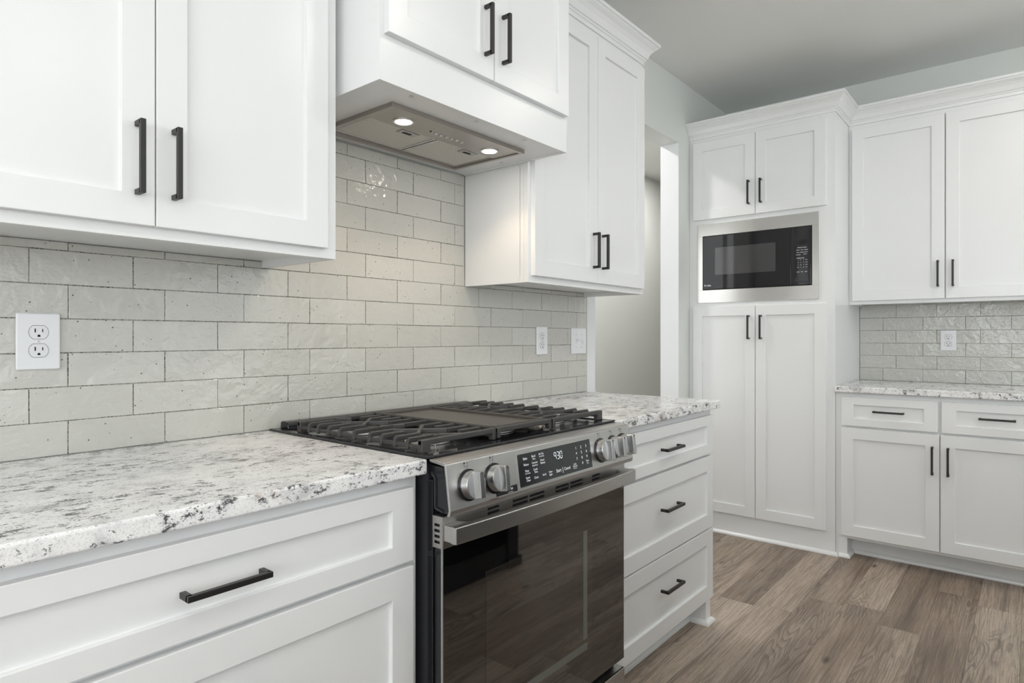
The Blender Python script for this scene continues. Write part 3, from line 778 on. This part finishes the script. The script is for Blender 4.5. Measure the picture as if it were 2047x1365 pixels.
tP('Proof', 1.2460, .8700, .0072); tP('Reheat', 1.2470, .8635, .0070)
tP('Wi-Fi', 1.2480, .8340, .0070); tP('Oven', 1.2740, .8370, .0070); tP('Light', 1.2740, .8305, .0070)
tP('Start', 1.3090, .8345, .0120); tP('|', 1.3270, .8345, .0160); tP('Cancel', 1.3470, .8345, .0105)
tP('Lock', 1.3830, .8395, .0070); tP('Controls', 1.3830, .8340, .0060); tP('Hold 3 sec', 1.3830, .8288, .0040)
for n_, x, z in (('1', 1.3960, .8785), ('2', 1.4200, .8785), ('3', 1.4440, .8785), ('4', 1.3960, .8650), ('5', 1.4200, .8650), ('6', 1.4440, .8650), ('7', 1.3960, .8510), ('8', 1.4200, .8510), ('9', 1.4440, .8510), ('0', 1.4200, .8370)):
    tP(n_, x, z, .0100, 1.0)
tP('Timer', 1.4440, .8395, .0068); tP('Set', 1.4440, .8335, .0060)
tx.build('button_print', M_TXT, cpn)
# seven segment clock
b = MB()
def seg(x0, z0, x1, z1, wd=.0011):
    d = Vector((x1-x0, z1-z0)); l = d.length; d /= l; n = Vector((-d.y, d.x))*wd/2; p, q = Vector((x0, z0))+d*.0009, Vector((x1, z1))-d*.0009
    V = [b.bm.verts.new((c.x, pface(c.y)-.0014, c.y)) for c in (p+n, q+n, q-n, p-n)]; b.bm.faces.new(V)
S7 = {'9': 'abcdfg', '3': 'abcdg', '0': 'abcdef'}
for k, ch in enumerate('930'):
    x = 1.2965+k*.0130; w7, h7, zc = .0085, .0085, .8720
    P_ = dict(a=(x, zc+h7, x+w7, zc+h7), g=(x, zc, x+w7, zc), d=(x, zc-h7, x+w7, zc-h7), f=(x, zc, x, zc+h7), b=(x+w7, zc, x+w7, zc+h7), e=(x, zc-h7, x, zc), c=(x+w7, zc-h7, x+w7, zc))
    for s_ in S7[ch]:
        if ch == '9' and s_ == 'd': continue
        seg(*P_[s_])
b.build('clock_digits', M_DIG, cpn)
panel_quad(1.0660, 1.1410, .8150, .8300, .0006, 'sticker', M_STK)
tx = MB(); tx.text('NOW', .0075, onP(1.1150, .8235, .0009)); tx.text('scan to register', .0028, onP(1.1150, .8175, .0009)); tx.build('sticker_print', M_TXT, cpn)
tx = MB(); tx.text('POWER BOIL', .0055, onP(1.0580, .8120, .0003)); tx.build('power_print', M_TXTR, cpn)
# knobs with marks
KZ = .8560
tx = MB()
for x in (.9830, 1.0660, 1.5200, 1.5850, 1.6400):
    n = Vector((0, -.0945, -.0145)).normalized(); n = Vector((0, -math.cos(.152), math.sin(.152)*-1*-1)); 
    # outward normal of the sloping face (leans upward)
    fy, fz = (pface(.9)-pface(.82)), .08; nv = Vector((0, -fz, fy)).normalized()
    c = Vector((x, pface(KZ), KZ)); up = Vector((0, fy, fz)).normalized()
    if nv.z > 0: pass
    kb = MB()
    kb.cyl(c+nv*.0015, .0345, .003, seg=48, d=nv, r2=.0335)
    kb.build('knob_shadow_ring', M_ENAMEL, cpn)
    k = MB()
    k.cyl(c+nv*.0125, .0305, .021, seg=56, d=nv, r2=.0295, bev=.0012)
    ko = k.build('knob', M_KNOB, RG, smooth=False)
    # grip bar across the face
    g = MB(); xv = Vector((1, 0, 0)); hw, hh = .0095, .0290
    vs = []
    for (a, z_, d_) in ((-hw, -hh, .021), (hw, -hh, .021), (hw, hh, .021), (-hw, hh, .021), (-hw*.75, -hh*.96, .040), (hw*.75, -hh*.96, .040), (hw*.75, hh*.96, .042), (-hw*.75, hh*.96, .042)):
        vs.append(c+xv*a+up*z_+nv*d_)
    gb = bmesh.new(); V = [gb.verts.new(v) for v in vs]
    for f in ((0, 3, 2, 1), (4, 5, 6, 7), (0, 1, 5, 4), (1, 2, 6, 5), (2, 3, 7, 6), (3, 0, 4, 7)): gb.faces.new([V[i] for i in f])
    g._fin(gb, .0016, 3); g.build('grip', M_KNOB, ko)
    m_ = MB(); q0 = c+up*.0275+nv*.0424; m_.box(q0.x-.0005, q0.x+.0005, q0.y-.0006, q0.y+.0016, q0.z-.010, q0.z); m_.build('pointer', M_TXTD, ko)
    # burner diagram above the knob
    tx.text('|', .0075, onP(x-.001, KZ+.0365, .0003)); 
    for dx, dz, r in ((-.008, .0465, .0024), (.001, .0465, .0024), (-.008, .0405, .0016), (.001, .0405, .0016)):
        for a in range(10):
            an = 2*math.pi*a/10; an2 = 2*math.pi*(a+1)/10
            ps = [(x+dx+rr*math.cos(t), KZ+dz+rr*math.sin(t)) for rr, t in ((r, an), (r, an2), (r-.0006, an2), (r-.0006, an))]
            V = [tx.bm.verts.new((p[0], pface(p[1])-.0003, p[1])) for p in ps]
            try: tx.bm.faces.new(V)
            except ValueError: pass
    V = [tx.bm.verts.new((x-.008+.0018*math.cos(t), pface(KZ+.0465)-.0004, KZ+.0465+.0018*math.sin(t))) for t in [2*math.pi*i/10 for i in range(10)]]
    tx.bm.faces.new(V)
tx.build('burner_marks', M_TXTD, cpn)

# oven door
DY = -.6900
dr = MB().box(RX0+.0030, RX1-.0010, -.6860, -.6620, .2040, .7900, .001).build('oven_door', M_ENAMEL, RG)
MB().box(RX0, RX1, DY, -.6855, .2060, .7300, .0008).build('door_glass', M_GLASSK, dr)
MB().box(RX0-.0004, RX0+.0018, DY-.0004, -.6850, .2060, .7290).build('glass_edge', M_STEEL, dr)
MB().box(1.0570, 1.5000, DY-.0006, DY+.0002, .2900, .6430).build('oven_window', M_OVWIN, dr)
b = MB(); b.box(1.4560, 1.4760, DY-.0008, DY-.0005, .3400, .6400); b.box(1.0590, 1.4760, DY-.0008, DY-.0005, .3100, .3300); b.build('inner_reflection', M_INNER, dr)  # pale strips painted in as the inner glass reflection
# vented stainless strip across the top of the door, wrapping the side
b = MB(); vz0, vz1 = .7290, .7960
slots = [(1.0620, 1.1040), (1.1510, 1.2100), (1.2160, 1.2770), (1.3260, 1.3860), (1.3920, 1.4540), (1.5010, 1.5430)]
zs = [(.7720, .7775), (.7800, .7860)]
zs = [(.7475, .7545), (.7585, .7655), (.7700, .7770), (.7805, .7870)]
xs = RX0
for (s0, s1) in slots+[(RX1, RX1)]:
    if s0 > xs: b.box(xs, s0, DY-.0012, DY+.003, vz0, vz1)
    if s1 > s0:
        zz = vz0
        for (z0, z1) in zs: b.box(s0, s1, DY-.0012, DY+.003, zz, z0); zz = z1
        b.box(s0, s1, DY-.0012, DY+.003, zz, vz1)
    xs = s1
b.box(RX0, RX1, DY, -.664, vz1-.001, vz1+.0004)
# side cheek with four slots
yy0, yy1 = -.6605, DY
sl = [(.7385, .7445), (.7505, .7565), (.7625, .7685), (.7745, .7805)]
zz = vz0
for z0, z1 in sl:
    b.box(RX0-.0012, RX0+.0008, yy1, yy0, zz, z0); b.box(RX0-.0012, RX0+.0008, yy1, -.6850+.003, z0, z1); b.box(RX0-.0012, RX0+.0008, -.6660, yy0, z0, z1); zz = z1
b.box(RX0-.0012, RX0+.0008, yy1, yy0, zz, vz1)
b.build('vent_trim', M_STEELD, dr)
MB().box(RX0+.002, RX1-.002, DY+.0035, -.6700, .7300, .7940).build('vent_cavity', M_SLOT, dr)
# bowed handle with return ends
b = MB(); hz0, hz1 = .7450, .7800; N = 28; bm = bmesh.new(); rows = []
hx_0, hx_1 = RX0+.0005, RX1+.0020
for i in range(N+1):
    t = i/N; x = hx_0+(hx_1-hx_0)*t; bow = .012*(1-(2*t-1)**2)
    yf, yb = -.7290-bow, -.7130-bow
    rows.append([bm.verts.new(c) for c in ((x, yf, hz0), (x, yf, hz1), (x, yb, hz1+.001), (x, yb, hz0-.001))])
for i in range(N):
    for k in range(4): bm.faces.new((rows[i][k], rows[i+1][k], rows[i+1][(k+1) % 4], rows[i][(k+1) % 4]))
bm.faces.new(rows[0]); bm.faces.new(rows[-1][::-1])
b._fin(bm, .0018, 3, 40)
for (x0, x1, q) in ((hx_0, hx_0+.060, 0), (hx_1-.060, hx_1, 1)):
    x0 += .0012; x1 -= .0012
    pl = [(x0, DY-.001), (x1-.018, DY-.001), (x1, -.722), (x0, -.722)] if q == 0 else [(x0+.018, DY-.001), (x1, DY-.001), (x1, -.722), (x0, -.722)]
    b.prism(pl, 2, hz0+.0005, hz1-.0005, .0015)
b.build('door_handle', M_STEEL, dr)
# storage drawer
b = MB(); b.box(RX0+.002, RX1-.001, DY-.003, -.6860, .035, .1790, .0015); b.box(RX0+.002, RX1-.001, DY-.002, -.6640, .1770, .1790); b.box(RX0+.02, RX1-.02, -.6862, -.6640, .035, .16)
b.build('storage_drawer', M_STEEL, RG)
MB().box(RX0+.012, RX1-.012, -.6600, -.6420, .030, .2200).build('kick_cavity', M_SLOT, RG)

# ------------------------------------------------------------------ island behind the camera (seen mirrored in the oven glass)
IS = thing('kitchen_island', (1.3, -2.3, 0), 'black kitchen island with granite top, mirrored in the oven door glass', 'island')
b = MB(); b.box(.10, 2.52, -2.75, -1.80, 0, .8816); b.build('body', M_ISL, IS)
b = MB(); b.box(2.45, 2.53, -1.86, -1.79, 0, .8816, .002); b.box(2.44, 2.545, -1.87, -1.775, 0, .05, .006); b.build('corner_post', M_ISL, IS)
b = MB()
for i in range(4):
    x = .14+i*.585; b.shaker(x, x+.555, -1*-.12, .85, 1.80, 1.815)
b.mp = mapA
for v in b.bm.verts: v.co.y = -abs(v.co.y)
b.build('panel_front', M_ISL, IS)
tag(MB().box(.06, 2.58, -2.80, -1.755, .8822, .9141, .004, 3).build('countertop', M_GRAN), 'granite top of the black island behind the viewer', 'countertop', 'granite countertops')
